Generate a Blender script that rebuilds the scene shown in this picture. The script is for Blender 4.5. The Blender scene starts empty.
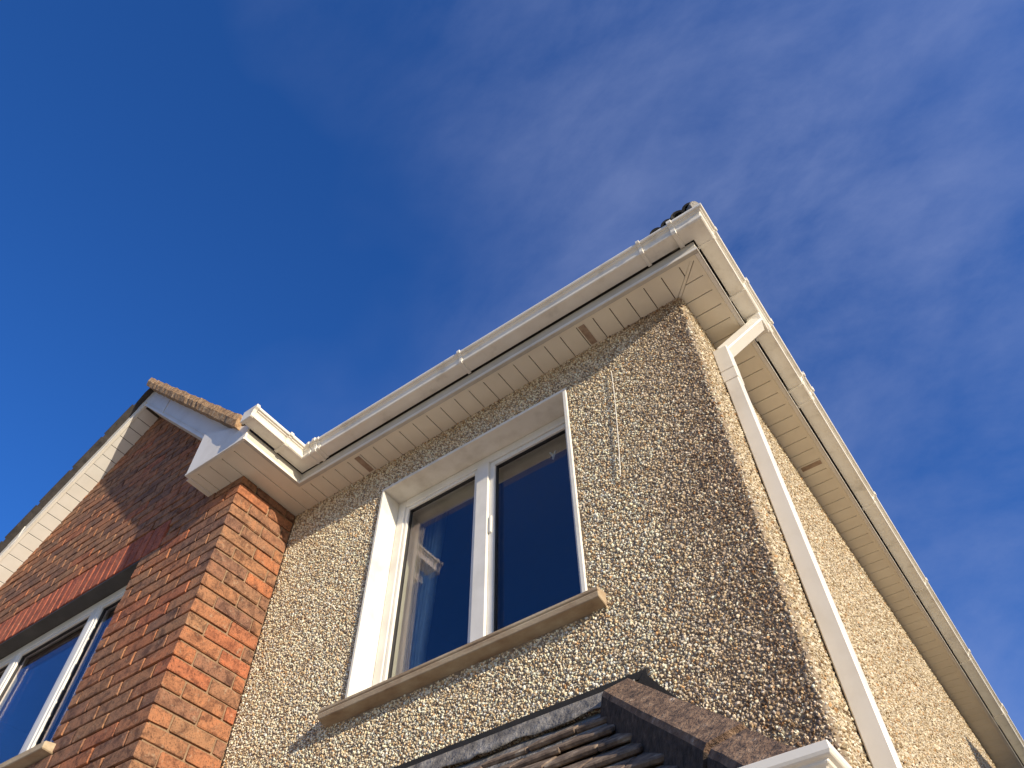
import bpy, bmesh, math, random
import numpy as np
from mathutils import Vector, Matrix

# ---------------------------------------------------------------- camera, sky, sun, exposure
scene = bpy.context.scene
COL = scene.collection
random.seed(7)
rng = np.random.default_rng(7)
H = 1.65                                    # the camera's height above the ground; heights below are measured from it

cd = bpy.data.cameras.new("camera")
cam = bpy.data.objects.new("camera", cd)
COL.objects.link(cam)
cd.sensor_width = 36.0
cd.lens = 769.68 / 1024 * 36.0
cd.clip_start = 0.05
cd.clip_end = 2000.0
_f, _pt, _yw, _rl = 769.68, 0.929942, 0.610402, 0.01179
_fw = Vector((-math.sin(_yw) * math.cos(_pt), math.cos(_yw) * math.cos(_pt), math.sin(_pt)))
_rt = Vector((math.cos(_yw), math.sin(_yw), 0))
_dn = -_rt.cross(_fw)
_r = math.cos(_rl) * _rt + math.sin(_rl) * _dn
_d = -math.sin(_rl) * _rt + math.cos(_rl) * _dn
cam.matrix_world = Matrix(((_r.x, -_d.x, -_fw.x, 0), (_r.y, -_d.y, -_fw.y, 0), (_r.z, -_d.z, -_fw.z, H), (0, 0, 0, 1)))
scene.camera = cam

SUN = Vector((3.8, -1.0, 1.27)).normalized()  # towards the sun
sun_el = math.asin(SUN.z)
world = bpy.data.worlds.new("World")
scene.world = world
world.use_nodes = True
wn, wl_ = world.node_tree.nodes, world.node_tree.links
wn.clear()
w_out = wn.new("ShaderNodeOutputWorld")
w_bg = wn.new("ShaderNodeBackground")
w_sky = wn.new("ShaderNodeTexSky")
w_sky.sky_type = 'NISHITA'
w_sky.sun_disc = False
w_sky.sun_elevation = sun_el
w_sky.sun_rotation = math.atan2(SUN.x, SUN.y)
w_sky.altitude = 50
w_sky.air_density = 1.0
w_sky.dust_density = 0.8
w_sky.ozone_density = 3.0
w_hsv = wn.new("ShaderNodeHueSaturation")
w_hsv.inputs['Saturation'].default_value = 1.12
w_hsv.inputs['Value'].default_value = 1.0
w_tint = wn.new("ShaderNodeMix"); w_tint.data_type = 'RGBA'; w_tint.blend_type = 'MULTIPLY'
w_tint.inputs['Factor'].default_value = 1.0
w_tint.inputs[7].default_value = (0.42, 0.86, 1.50, 1)
w_tc = wn.new("ShaderNodeTexCoord")
w_sep = wn.new("ShaderNodeSeparateXYZ"); wl_.new(w_tc.outputs['Generated'], w_sep.inputs[0])
w_el = wn.new("ShaderNodeMapRange"); w_el.inputs[1].default_value = 0.02; w_el.inputs[2].default_value = 0.42
wl_.new(w_sep.outputs['Z'], w_el.inputs[0]); wl_.new(w_el.outputs[0], w_tint.inputs['Factor'])
w_dot = wn.new("ShaderNodeVectorMath"); w_dot.operation = 'DOT_PRODUCT'; w_dot.inputs[1].default_value = (0.86, 0.5, 0.0)
wl_.new(w_tc.outputs['Generated'], w_dot.inputs[0])
w_east = wn.new("ShaderNodeMapRange"); w_east.inputs[1].default_value = -0.48; w_east.inputs[2].default_value = 0.45; w_east.inputs[3].default_value = -0.18; w_east.inputs[4].default_value = 0.26
wl_.new(w_dot.outputs['Value'], w_east.inputs[0])
w_addm = wn.new("ShaderNodeMath"); w_addm.operation = 'ADD'
# thin cirrus: streaky noise over a broad patchy mask
w_map = wn.new("ShaderNodeMapping"); w_map.inputs['Rotation'].default_value = (0.35, 0.5, 0.9); w_map.inputs['Scale'].default_value = (1.0, 1.9, 1.4)
w_n1 = wn.new("ShaderNodeTexNoise"); w_n1.inputs['Scale'].default_value = 3.0; w_n1.inputs['Detail'].default_value = 12; w_n1.inputs['Roughness'].default_value = 0.62; w_n1.inputs['Distortion'].default_value = 0.15
w_r1 = wn.new("ShaderNodeMapRange"); w_r1.inputs[1].default_value = 0.30; w_r1.inputs[2].default_value = 0.80
w_n2 = wn.new("ShaderNodeTexNoise"); w_n2.inputs['Scale'].default_value = 1.7; w_n2.inputs['Detail'].default_value = 4
w_map2 = wn.new("ShaderNodeMapping"); w_map2.inputs['Location'].default_value = (0.55, 0.2, 0.1)
w_r2 = wn.new("ShaderNodeMapRange"); w_r2.inputs[1].default_value = 0.32; w_r2.inputs[2].default_value = 0.80
w_mul = wn.new("ShaderNodeMath"); w_mul.operation = 'MULTIPLY'
w_mul2 = wn.new("ShaderNodeMath"); w_mul2.operation = 'MULTIPLY'; w_mul2.inputs[1].default_value = 0.47
w_mix = wn.new("ShaderNodeMix"); w_mix.data_type = 'RGBA'
w_mix.inputs[7].default_value = (3.1, 3.6, 5.6, 1)
wl_.new(w_sky.outputs[0], w_hsv.inputs['Color'])
wl_.new(w_hsv.outputs[0], w_tint.inputs[6])
wl_.new(w_tc.outputs['Generated'], w_map.inputs[0]); wl_.new(w_map.outputs[0], w_n1.inputs['Vector'])
wl_.new(w_tc.outputs['Generated'], w_map2.inputs[0]); wl_.new(w_map2.outputs[0], w_n2.inputs['Vector'])
wl_.new(w_n1.outputs[0], w_r1.inputs[0]); wl_.new(w_n2.outputs[0], w_addm.inputs[0]); wl_.new(w_east.outputs[0], w_addm.inputs[1]); wl_.new(w_addm.outputs[0], w_r2.inputs[0])
wl_.new(w_r1.outputs[0], w_mul.inputs[0]); wl_.new(w_r2.outputs[0], w_mul.inputs[1])
wl_.new(w_mul.outputs[0], w_mul2.inputs[0]); wl_.new(w_mul2.outputs[0], w_mix.inputs[0])
wl_.new(w_tint.outputs[2], w_mix.inputs[6])
wl_.new(w_mix.outputs[2], w_bg.inputs['Color'])
w_bg.inputs['Strength'].default_value = 0.1
wl_.new(w_bg.outputs[0], w_out.inputs['Surface'])

sd = bpy.data.lights.new("sun", 'SUN')
sd.energy = 4.7
sd.angle = math.radians(0.5)
sd.color = (1.0, 0.86, 0.66)
sun = bpy.data.objects.new("sun", sd)
COL.objects.link(sun)
sun.location = (20, -8, 20)
sun.rotation_euler = (-SUN).to_track_quat('-Z', 'Y').to_euler()

scene.view_settings.view_transform = 'Standard'
scene.view_settings.look = 'None'
scene.view_settings.exposure = 0.46
scene.view_settings.gamma = 1.0
scene.cycles.max_bounces = 8
scene.cycles.transparent_max_bounces = 12

# ---------------------------------------------------------------- materials
def new_mat(name):
    m = bpy.data.materials.new(name); m.use_nodes = True
    nt = m.node_tree; b = nt.nodes['Principled BSDF']
    return m, nt, b

def ramp(nt, stops, interp='LINEAR'):
    r = nt.nodes.new("ShaderNodeValToRGB"); cr = r.color_ramp; cr.interpolation = interp
    while len(cr.elements) < len(stops): cr.elements.new(0.5)
    for e, (p, c) in zip(cr.elements, stops):
        e.position = p; e.color = (*c, 1)
    return r

def noise(nt, scale, detail=4, rough=0.55, vec=None, dist=0.0):
    n = nt.nodes.new("ShaderNodeTexNoise")
    n.inputs['Scale'].default_value = scale; n.inputs['Detail'].default_value = detail
    n.inputs['Roughness'].default_value = rough; n.inputs['Distortion'].default_value = dist
    if vec is not None: nt.links.new(vec, n.inputs['Vector'])
    return n

def geo_pos(nt):
    return nt.nodes.new("ShaderNodeNewGeometry").outputs['Position']

def mix(nt, a, b, f, mode='MIX'):
    m = nt.nodes.new("ShaderNodeMix"); m.data_type = 'RGBA'; m.blend_type = mode
    for sock, v in ((m.inputs[6], a), (m.inputs[7], b), (m.inputs[0], f)):
        if hasattr(v, 'default_value'): nt.links.new(v, sock)
        elif isinstance(v, (int, float)): sock.default_value = v
        else: sock.default_value = (*v, 1)
    return m.outputs[2]

def bump(nt, b, h, strength=0.3, dist=0.004):
    n = nt.nodes.new("ShaderNodeBump"); n.inputs['Strength'].default_value = strength; n.inputs['Distance'].default_value = dist
    nt.links.new(h, n.inputs['Height']); nt.links.new(n.outputs[0], b.inputs['Normal'])

def simple(name, stops, scale=8, rough=0.6, detail=5, bscale=None, bstr=0.2, bdist=0.003, stretch=None):
    m, nt, b = new_mat(name)
    p = geo_pos(nt)
    if stretch:
        mp = nt.nodes.new("ShaderNodeMapping"); mp.inputs['Scale'].default_value = stretch
        nt.links.new(p, mp.inputs[0]); p = mp.outputs[0]
    n = noise(nt, scale, detail, 0.6, p)
    r = ramp(nt, stops)
    nt.links.new(n.outputs[0], r.inputs[0]); nt.links.new(r.outputs[0], b.inputs['Base Color'])
    b.inputs['Roughness'].default_value = rough
    if bscale:
        n2 = noise(nt, bscale, 4, 0.6, p); bump(nt, b, n2.outputs[0], bstr, bdist)
    return m

PVC = simple('white_pvc', [(0.25, (0.62, 0.58, 0.50)), (0.5, (0.72, 0.69, 0.62)), (0.8, (0.76, 0.73, 0.67))], 5, 0.38, 6, 60, 0.04)
PVC_SOFFIT = simple('soffit_pvc', [(0.3, (0.71, 0.655, 0.53)), (0.7, (0.79, 0.735, 0.60))], 6, 0.5, 5, 80, 0.05)
PVC_GABLE = simple('gable_soffit_pvc', [(0.3, (0.64, 0.62, 0.57)), (0.7, (0.72, 0.70, 0.66))], 6, 0.5, 5, 80, 0.05)
PVC_GUTTER = simple('gutter_pvc', [(0.28, (0.56, 0.52, 0.44)), (0.45, (0.74, 0.70, 0.61)), (0.8, (0.80, 0.77, 0.69))], 9, 0.32, 7, 60, 0.05)
FRAME = simple('window_pvc', [(0.3, (0.66, 0.64, 0.58)), (0.7, (0.78, 0.76, 0.70))], 7, 0.35, 6)
GASKET = simple('black_gasket', [(0.3, (0.015, 0.015, 0.015)), (0.7, (0.03, 0.03, 0.03))], 30, 0.6)
GROOVE = simple('soffit_groove', [(0.3, (0.10, 0.065, 0.04)), (0.7, (0.15, 0.10, 0.065))], 12, 0.9)
DARKGAP = simple('gap_shade', [(0.3, (0.05, 0.04, 0.03)), (0.7, (0.11, 0.09, 0.07))], 12, 0.9)  # dark colour standing in for shade in the gaps
VENT = simple('vent_brown', [(0.3, (0.26, 0.175, 0.12)), (0.7, (0.42, 0.32, 0.23))], 40, 0.8)
PLASTER = simple('reveal_plaster', [(0.25, (0.56, 0.52, 0.44)), (0.5, (0.72, 0.69, 0.61)), (0.85, (0.76, 0.73, 0.66))], 7, 0.75, 7, 45, 0.25)
MORTAR = simple('mortar', [(0.3, (0.17, 0.105, 0.06)), (0.7, (0.34, 0.225, 0.135))], 30, 0.95, 5, 220, 0.6)
RENDER = simple('render_base', [(0.3, (0.17, 0.125, 0.085)), (0.7, (0.31, 0.24, 0.165))], 22, 0.95, 6, 160, 0.6, 0.004)
LEAD = simple('lead_flashing', [(0.28, (0.07, 0.065, 0.06)), (0.5, (0.19, 0.175, 0.155)), (0.75, (0.36, 0.34, 0.31))], 17, 0.7, 9, 30, 0.9, 0.014)
TILE = simple('brown_roof_tile', [(0.28, (0.045, 0.032, 0.024)), (0.45, (0.12, 0.083, 0.058)), (0.6, (0.22, 0.16, 0.11)), (0.74, (0.42, 0.36, 0.28))], 26, 0.9, 8, 130, 0.5)
TILE_DARK = simple('dark_roof_tile', [(0.3, (0.022, 0.02, 0.02)), (0.7, (0.06, 0.052, 0.048))], 16, 0.8, 8, 130, 0.4)
TILE_BLACK = simple('slot_shade_black', [(0.3, (0.010, 0.010, 0.010)), (0.7, (0.025, 0.023, 0.022))], 16, 0.9, 6, 130, 0.3)
CAP = simple('hip_cap_tile', [(0.30, (0.05, 0.034, 0.026)), (0.45, (0.155, 0.094, 0.060)), (0.60, (0.25, 0.16, 0.10)), (0.68, (0.32, 0.22, 0.15)), (0.73, (0.55, 0.49, 0.40))], 30, 0.95, 10, 75, 1.0, 0.012)
CAP_BED_SHADE = simple('shaded_bed_mortar', [(0.35, (0.020, 0.016, 0.014)), (0.6, (0.065, 0.048, 0.038)), (0.75, (0.13, 0.105, 0.08))], 40, 0.95, 9, 60, 1.0, 0.012)  # bedding mortar, mostly darkened in colour for the cap's shaded flank
VERGE = simple('verge_mortar', [(0.30, (0.10, 0.055, 0.03)), (0.45, (0.28, 0.165, 0.08)), (0.60, (0.38, 0.25, 0.135)), (0.72, (0.55, 0.45, 0.31))], 34, 0.95, 9, 70, 0.9, 0.01)
SILL = simple('weathered_concrete', [(0.25, (0.12, 0.075, 0.045)), (0.42, (0.33, 0.24, 0.15)), (0.7, (0.50, 0.42, 0.29))], 9, 0.9, 9, 110, 0.4, 0.004, (0.6, 1, 1.6))
STEEL = simple('painted_lintel', [(0.3, (0.035, 0.035, 0.035)), (0.7, (0.07, 0.068, 0.065))], 9, 0.6)
ROOM = simple('room_paint', [(0.3, (0.10, 0.10, 0.11)), (0.7, (0.12, 0.12, 0.13))], 2, 0.9)
BOUNCE_GROUND = simple('bounce_drive_concrete', [(0.3, (0.46, 0.38, 0.28)), (0.7, (0.56, 0.47, 0.36))], 1.2, 0.9, 8, 60, 0.3)  # pale warm tone chosen for the light it bounces upward
FAR = simple('lawn', [(0.3, (0.05, 0.08, 0.025)), (0.7, (0.09, 0.12, 0.04))], 3, 0.95, 8, 40, 0.6)
METAL = simple('chrome_catch', [(0.3, (0.6, 0.6, 0.6)), (0.7, (0.75, 0.75, 0.75))], 10, 0.25)

def brick_material(name, stops, darken=0.6):
    m, nt, b = new_mat(name)
    oi = nt.nodes.new("ShaderNodeObjectInfo"); ge = nt.nodes.new("ShaderNodeNewGeometry")
    add = nt.nodes.new("ShaderNodeMath"); add.operation = 'ADD'
    fr = nt.nodes.new("ShaderNodeMath"); fr.operation = 'FRACT'
    nt.links.new(oi.outputs['Random'], add.inputs[0]); nt.links.new(ge.outputs['Random Per Island'], add.inputs[1]); nt.links.new(add.outputs[0], fr.inputs[0])
    base = ramp(nt, stops, 'LINEAR'); nt.links.new(fr.outputs[0], base.inputs[0])
    sc_ = nt.nodes.new("ShaderNodeVectorMath"); sc_.operation = 'MULTIPLY_ADD'
    sc_.inputs[1].default_value = (1, 1, 1); nt.links.new(ge.outputs['Position'], sc_.inputs[0])
    cx_ = nt.nodes.new("ShaderNodeCombineXYZ"); m37 = nt.nodes.new("ShaderNodeMath"); m37.operation = 'MULTIPLY'; m37.inputs[1].default_value = 37.0
    nt.links.new(fr.outputs[0], m37.inputs[0])
    for k_ in range(3): nt.links.new(m37.outputs[0], cx_.inputs[k_])
    nt.links.new(cx_.outputs[0], sc_.inputs[2])
    n1 = noise(nt, 17, 7, 0.72, sc_.outputs[0], 0.6); r1 = ramp(nt, [(0.34, (1.18, 1.08, 1.0)), (0.47, (0.95, 0.95, 0.95)), (0.63, (darken, darken * 0.9, darken * 0.92))])
    nt.links.new(n1.outputs[0], r1.inputs[0])
    c = mix(nt, base.outputs[0], r1.outputs[0], 1.0, 'MULTIPLY')
    n2 = noise(nt, 150, 3, 0.7, ge.outputs['Position']); r2 = ramp(nt, [(0.36, (0.30, 0.29, 0.29)), (0.47, (1, 1, 1)), (0.66, (1, 1, 1)), (0.76, (1.25, 1.2, 1.1))])
    nt.links.new(n2.outputs[0], r2.inputs[0])
    c = mix(nt, c, r2.outputs[0], 0.85, 'MULTIPLY')
    n3 = noise(nt, 45, 4, 0.6, ge.outputs['Position']); r3 = ramp(nt, [(0.60, (0, 0, 0)), (0.72, (1, 1, 1))])
    nt.links.new(n3.outputs[0], r3.inputs[0])
    c = mix(nt, c, (0.40, 0.30, 0.20), mix(nt, (0, 0, 0), r3.outputs[0], 0.45))
    nt.links.new(c, b.inputs['Base Color']); b.inputs['Roughness'].default_value = 0.93
    n4 = noise(nt, 120, 5, 0.7, ge.outputs['Position']); bump(nt, b, n4.outputs[0], 0.55, 0.004)
    return m

BRICK = brick_material('facing_brick', [(0.0, (0.38, 0.145, 0.065)), (0.16, (0.35, 0.155, 0.075)), (0.30, (0.32, 0.165, 0.085)), (0.44, (0.28, 0.135, 0.075)),
                                        (0.56, (0.22, 0.11, 0.07)), (0.68, (0.30, 0.155, 0.085)), (0.80, (0.36, 0.165, 0.08)), (0.93, (0.39, 0.13, 0.06)), (1.0, (0.37, 0.15, 0.07))], 0.38)
BRICK_RED = brick_material('red_soldier_brick', [(0.0, (0.36, 0.10, 0.055)), (0.5, (0.42, 0.125, 0.065)), (1.0, (0.32, 0.09, 0.05))], 0.6)

def pebble_material():
    m, nt, b = new_mat('pebbles')
    at = nt.nodes.new("ShaderNodeAttribute"); at.attribute_name = 'Col'
    p = geo_pos(nt)
    n2 = noise(nt, 300, 2, 0.6, p); r2 = ramp(nt, [(0.3, (0.7, 0.68, 0.64)), (0.6, (1, 1, 1))])
    nt.links.new(n2.outputs[0], r2.inputs[0])
    c = mix(nt, at.outputs['Color'], r2.outputs[0], 1.0, 'MULTIPLY')
    nt.links.new(c, b.inputs['Base Color']); b.inputs['Roughness'].default_value = 0.7; b.inputs['Specular IOR Level'].default_value = 0.25
    return m
PEBBLE = pebble_material()

def glass_material():
    m, nt, b = new_mat('window_glass')
    nt.nodes.remove(b)
    out = nt.nodes['Material Output']
    lw = nt.nodes.new("ShaderNodeLayerWeight"); lw.inputs[0].default_value = 0.5
    pw = nt.nodes.new("ShaderNodeMath"); pw.operation = 'POWER'; pw.inputs[1].default_value = 6.0
    ma = nt.nodes.new("ShaderNodeMath"); ma.operation = 'MULTIPLY_ADD'; ma.inputs[1].default_value = 0.94; ma.inputs[2].default_value = 0.058
    nt.links.new(lw.outputs['Facing'], pw.inputs[0]); nt.links.new(pw.outputs[0], ma.inputs[0])
    tr = nt.nodes.new("ShaderNodeBsdfTransparent"); tr.inputs[0].default_value = (0.97, 0.985, 0.965, 1)
    gl = nt.nodes.new("ShaderNodeBsdfGlossy"); gl.inputs['Roughness'].default_value = 0.0; gl.inputs['Color'].default_value = (0.86, 0.75, 0.84, 1)
    mx = nt.nodes.new("ShaderNodeMixShader")
    nt.links.new(ma.outputs[0], mx.inputs[0]); nt.links.new(tr.outputs[0], mx.inputs[1]); nt.links.new(gl.outputs[0], mx.inputs[2])
    nt.links.new(mx.outputs[0], out.inputs['Surface'])
    return m
GLASS = glass_material()

# ---------------------------------------------------------------- object helpers (z is measured from the camera's height)
WLOC = {}
def place(o, parent, loc):
    COL.objects.link(o)
    loc = Vector(loc)
    WLOC[o.name] = loc
    if parent:
        o.parent = parent
        o.location = loc - WLOC[parent.name]
    else:
        o.location = loc
    return o

def thing(name, label, cat, loc, group=None):
    o = bpy.data.objects.new(name, None)
    o['label'] = label; o['category'] = cat
    if group: o['group'] = group
    o.empty_display_size = 0.2
    return place(o, None, loc)

def mesh_obj(name, me, parent, loc=(0, 0, 0), label=None, kind=None):
    o = bpy.data.objects.new(name, me)
    if label: o['label'] = label
    if kind: o['kind'] = kind
    return place(o, parent, loc)

class MB:
    """collects boxes and prisms of one part; build() links them as one mesh"""
    def __init__(s): s.v = []; s.f = []
    def add(s, vs, fs):
        n = len(s.v); s.v += [tuple(p) for p in vs]; s.f += [tuple(i + n for i in f) for f in fs]; return s
    def box(s, x0, x1, y0, y1, z0, z1):
        x0, x1 = sorted((x0, x1)); y0, y1 = sorted((y0, y1)); z0, z1 = sorted((z0, z1))
        v = [(x, y, z) for z in (z0, z1) for y in (y0, y1) for x in (x0, x1)]
        return s.add(v, [(0, 2, 3, 1), (4, 5, 7, 6), (0, 1, 5, 4), (2, 6, 7, 3), (0, 4, 6, 2), (1, 3, 7, 5)])
    def prism(s, pts, d):
        """a planar polygon pushed along the vector d"""
        d = Vector(d); a = [Vector(p) for p in pts]; n = len(a)
        return s.add([*a, *[p + d for p in a]], [tuple(range(n))[::-1], tuple(range(n, 2 * n)), *[(i, (i + 1) % n, n + (i + 1) % n, n + i) for i in range(n)]])
    def sweep(s, prof, path, closed_ends=True):
        """profile [(offset to the right of travel, z)] mitred along a plan path [(x, y)]"""
        P = [Vector(p) for p in path]; rings = []
        for i, p in enumerate(P):
            din = (P[i] - P[i - 1]).normalized() if i else (P[1] - P[0]).normalized()
            dout = (P[i + 1] - P[i]).normalized() if i + 1 < len(P) else din
            nin = Vector((din.y, -din.x)); nout = Vector((dout.y, -dout.x))
            m = (nin + nout); m = m / max(m.dot(nin), 1e-6)
            rings.append([(p.x + m.x * d, p.y + m.y * d, z) for d, z in prof])
        n = len(prof); v = [q for r in rings for q in r]; f = []
        for i in range(len(P) - 1):
            for j in range(n):
                f.append((i * n + j, i * n + (j + 1) % n, (i + 1) * n + (j + 1) % n, (i + 1) * n + j))
        if closed_ends: f += [tuple(range(n))[::-1], tuple(range((len(P) - 1) * n, len(P) * n))]
        return s.add(v, f)
    def tube(s, pts, r, n=8):
        P = [Vector(p) for p in pts]; rings = []
        for i, p in enumerate(P):
            t = (P[min(i + 1, len(P) - 1)] - P[max(i - 1, 0)]).normalized()
            u = t.orthogonal().normalized(); w = t.cross(u)
            rings += [p + r * (math.cos(2 * math.pi * k / n) * u + math.sin(2 * math.pi * k / n) * w) for k in range(n)]
        f = [(i * n + j, i * n + (j + 1) % n, (i + 1) * n + (j + 1) % n, (i + 1) * n + j) for i in range(len(P) - 1) for j in range(n)]
        return s.add(rings, f + [tuple(range(n))[::-1], tuple(range((len(P) - 1) * n, len(P) * n))])
    def mesh(s, name, mats, bevel=0.0, seg=1):
        me = bpy.data.meshes.new(name)
        me.from_pydata([(x, y, z) for x, y, z in s.v], [], s.f)
        bm = bmesh.new(); bm.from_mesh(me)
        bmesh.ops.recalc_face_normals(bm, faces=bm.faces)
        if bevel:
            ed = [e for e in bm.edges if len(e.link_faces) == 2 and e.calc_face_angle(0) > 0.5]
            bmesh.ops.bevel(bm, geom=ed, offset=bevel, segments=seg, affect='EDGES', profile=0.5, clamp_overlap=True)
        bm.to_mesh(me); bm.free()
        me.materials.append(mats)
        return me
    def build(s, name, mat, parent, bevel=0.0, label=None, kind=None, seg=1, lift=True):
        if lift: s.v = [(x, y, z + H) for x, y, z in s.v]
        return mesh_obj(name, s.mesh(name, mat, bevel, seg), parent, (0, 0, 0), label, kind)

def clip(poly, a, b, c):
    """the part of a 2-D polygon where a*u + b*v <= c"""
    out = []
    for i in range(len(poly)):
        p, q = poly[i], poly[(i + 1) % len(poly)]
        dp, dq = a * p[0] + b * p[1] - c, a * q[0] + b * q[1] - c
        if dp <= 0: out.append(p)
        if (dp < 0 < dq) or (dq < 0 < dp):
            t = dp / (dp - dq); out.append((p[0] + t * (q[0] - p[0]), p[1] + t * (q[1] - p[1])))
    return out

# ---------------------------------------------------------------- the measured house
WY = 1.92            # front wall plane (faces -y)
WX = -0.394          # side wall plane (faces +x)
BX = -2.855          # return of the brick bay (faces +x)
BY = 1.525           # front of the brick bay (faces -y)
BL = -6.045          # left end of the brick bay
YE = 11.0            # far end of the house
SZ = 3.07            # underside of the soffits
FY, FX, GX = 1.747, -0.222, -2.655   # fascia faces: front, side, bay
AX, AZ = -4.45, 4.72 # apex of the gable soffit
OX0, OX1, OZ0, OZ1 = -2.155, -1.04, 1.66, 2.84   # opening of the front window
GY = 1.385           # bargeboard face
VY = 1.31            # verge of the gable roof
EAVE = [(GX, 1.345), (GX, FY), (FX, FY), (FX, YE)]

ground = bpy.data.objects.new('ground', None)
bpy.data.objects.remove(ground)
MB().box(-400, 400, -400, 400, -0.6, -0.004).build('ground', FAR, None, kind='structure', lift=False)
MB().box(-16, 16, -24, 14, -0.3, 0.0).build('bounce_drive', BOUNCE_GROUND, None, kind='structure', lift=False)  # unseen drive, made wide and pale to bounce warm light onto the soffits

house = thing('house', 'two-storey house with a pebbledashed corner, a red brick gable bay and white eaves', 'house', (BX, WY, 0))

# front wall: four solid blocks round the window opening; the outer corner is rounded
TH = 0.28
B = SZ + 0.10
R0 = 0.014
fw = MB()
fw.box(BX, OX0, WY, WY + TH, -H, B)
fw.box(OX0, OX1, WY, WY + TH, -H, OZ0 - 0.004)
fw.box(OX0, OX1, WY, WY + TH, OZ1 + 0.012, B)
arc = [(WX - R0 + R0 * math.sin(a), WY + R0 - R0 * math.cos(a)) for a in np.linspace(0, math.pi / 2, 7)]
fw.prism([(OX1, WY, -H), *[(x, y, -H) for x, y in arc], (WX, WY + TH, -H), (OX1, WY + TH, -H)], (0, 0, B + H))
front_wall = fw.build('front_wall', RENDER, house, label='front wall of grey and cream pebbledash, darker towards the corner')
side_wall = MB().box(WX - TH, WX, WY + TH + 0.001, YE, -H, B).build('side_wall', RENDER, house, label='sunlit side wall of pale pebbledash')
MB().box(BL, WX - TH - 0.002, YE - TH, YE - 0.002, -H, B).build('back_wall', RENDER, house)

# pebbles: low domes pressed into the render, one stuff part for each wall
def value_noise(u, v, sc, seed):
    r = np.random.default_rng(seed).random((64, 64))
    a, b = u * sc, v * sc
    i, j = np.floor(a).astype(int), np.floor(b).astype(int)
    fa, fb = a - i, b - j
    fa = fa * fa * (3 - 2 * fa); fb = fb * fb * (3 - 2 * fb)
    g = lambda p, q: r[p % 64, q % 64]
    return (g(i, j) * (1 - fa) + g(i + 1, j) * fa) * (1 - fb) + (g(i, j + 1) * (1 - fa) + g(i + 1, j + 1) * fa) * fb

def pebbles(pos, nrm, tan, rad, hgt, col, name, parent):
    n = len(pos); k = 5
    bit = np.cross(nrm, tan)
    ang = rng.random(n) * 6.28
    ell = 0.55 + 0.6 * rng.random(n)
    tilt = (rng.random((n, 2)) - 0.5) * 1.7
    rings = []
    for rr, hh in ((1.0, -0.25), (0.66, 0.72)):
        for j in range(k):
            th = 2 * math.pi * j / k
            w = rr * (0.70 + 0.6 * rng.random(n))
            lx, ly = w * math.cos(th), w * math.sin(th) * ell
            px, py = lx * np.cos(ang) - ly * np.sin(ang), lx * np.sin(ang) + ly * np.cos(ang)
            hz = hh * hgt + (hh > 0) * (px * tilt[:, 0] + py * tilt[:, 1]) * rad * 0.6
            rings.append(pos + tan * (px * rad)[:, None] + bit * (py * rad)[:, None] + nrm * hz[:, None])
    rings.append(pos + nrm * hgt[:, None] + tan * (tilt[:, 0] * rad * 0.25)[:, None] + bit * (tilt[:, 1] * rad * 0.25)[:, None])
    V = np.stack(rings, 1)                                        # n x 11 x 3
    V[:, :, 2] += H
    quads = np.array([[j, (j + 1) % k, k + (j + 1) % k, k + j] for j in range(k)])
    tris = np.array([[k + j, k + (j + 1) % k, 2 * k] for j in range(k)])
    off = (np.arange(n) * 11)[:, None, None]
    loops = np.concatenate([(quads[None] + off).reshape(n, -1), (tris[None] + off).reshape(n, -1)], 1).ravel()
    tot = np.tile(np.array([4] * k + [3] * k), n)
    start = np.concatenate([[0], np.cumsum(tot)[:-1]])
    me = bpy.data.meshes.new(name)
    me.vertices.add(n * 11); me.loops.add(len(loops)); me.polygons.add(len(tot))
    me.vertices.foreach_set('co', V.astype(np.float32).ravel())
    me.loops.foreach_set('vertex_index', loops.astype(np.int32))
    me.polygons.foreach_set('loop_start', start.astype(np.int32)); me.polygons.foreach_set('loop_total', tot.astype(np.int32))
    me.polygons.foreach_set('use_smooth', np.zeros(len(tot), bool))
    me.update(calc_edges=True)
    ca = me.color_attributes.new('Col', 'FLOAT_COLOR', 'POINT')
    c4 = np.ones((n, 11, 4), np.float32); c4[:, :, :3] = col[:, None, :]
    ca.data.foreach_set('color', c4.ravel())
    me.materials.append(PEBBLE)
    return mesh_obj(name, me, parent, kind='stuff')

PAL = np.array([(0.80, 0.72, 0.60), (0.70, 0.62, 0.47), (0.60, 0.49, 0.32), (0.72, 0.70, 0.66), (0.48, 0.36, 0.21), (0.36, 0.25, 0.15), (0.30, 0.27, 0.25), (0.20, 0.14, 0.10), (0.60, 0.34, 0.13), (0.82, 0.79, 0.72)])
def palette(n, w):
    w = np.array(w, float); w /= w.sum()
    c = PAL[rng.choice(len(PAL), n, p=w)]
    c = c * 0.70 + c.mean(1, keepdims=True) * np.array(((1.06, 1.0, 0.90),)) * 0.30
    return c * np.array((1.10, 1.055, 0.99)) * (0.82 + 0.36 * rng.random(n))[:, None]

def grid(u0, u1, v0, v1, s):
    nu, nv = int((u1 - u0) / s), int((v1 - v0) / (s * 0.866))
    i, j = np.meshgrid(np.arange(nu), np.arange(nv))
    u = u0 + (i + 0.5 * (j % 2) + 0.5) * s + (rng.random(i.shape) - 0.5) * s * 1.0
    v = v0 + (j + 0.5) * s * 0.866 + (rng.random(i.shape) - 0.5) * s * 1.0
    return u.ravel(), v.ravel()

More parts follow.
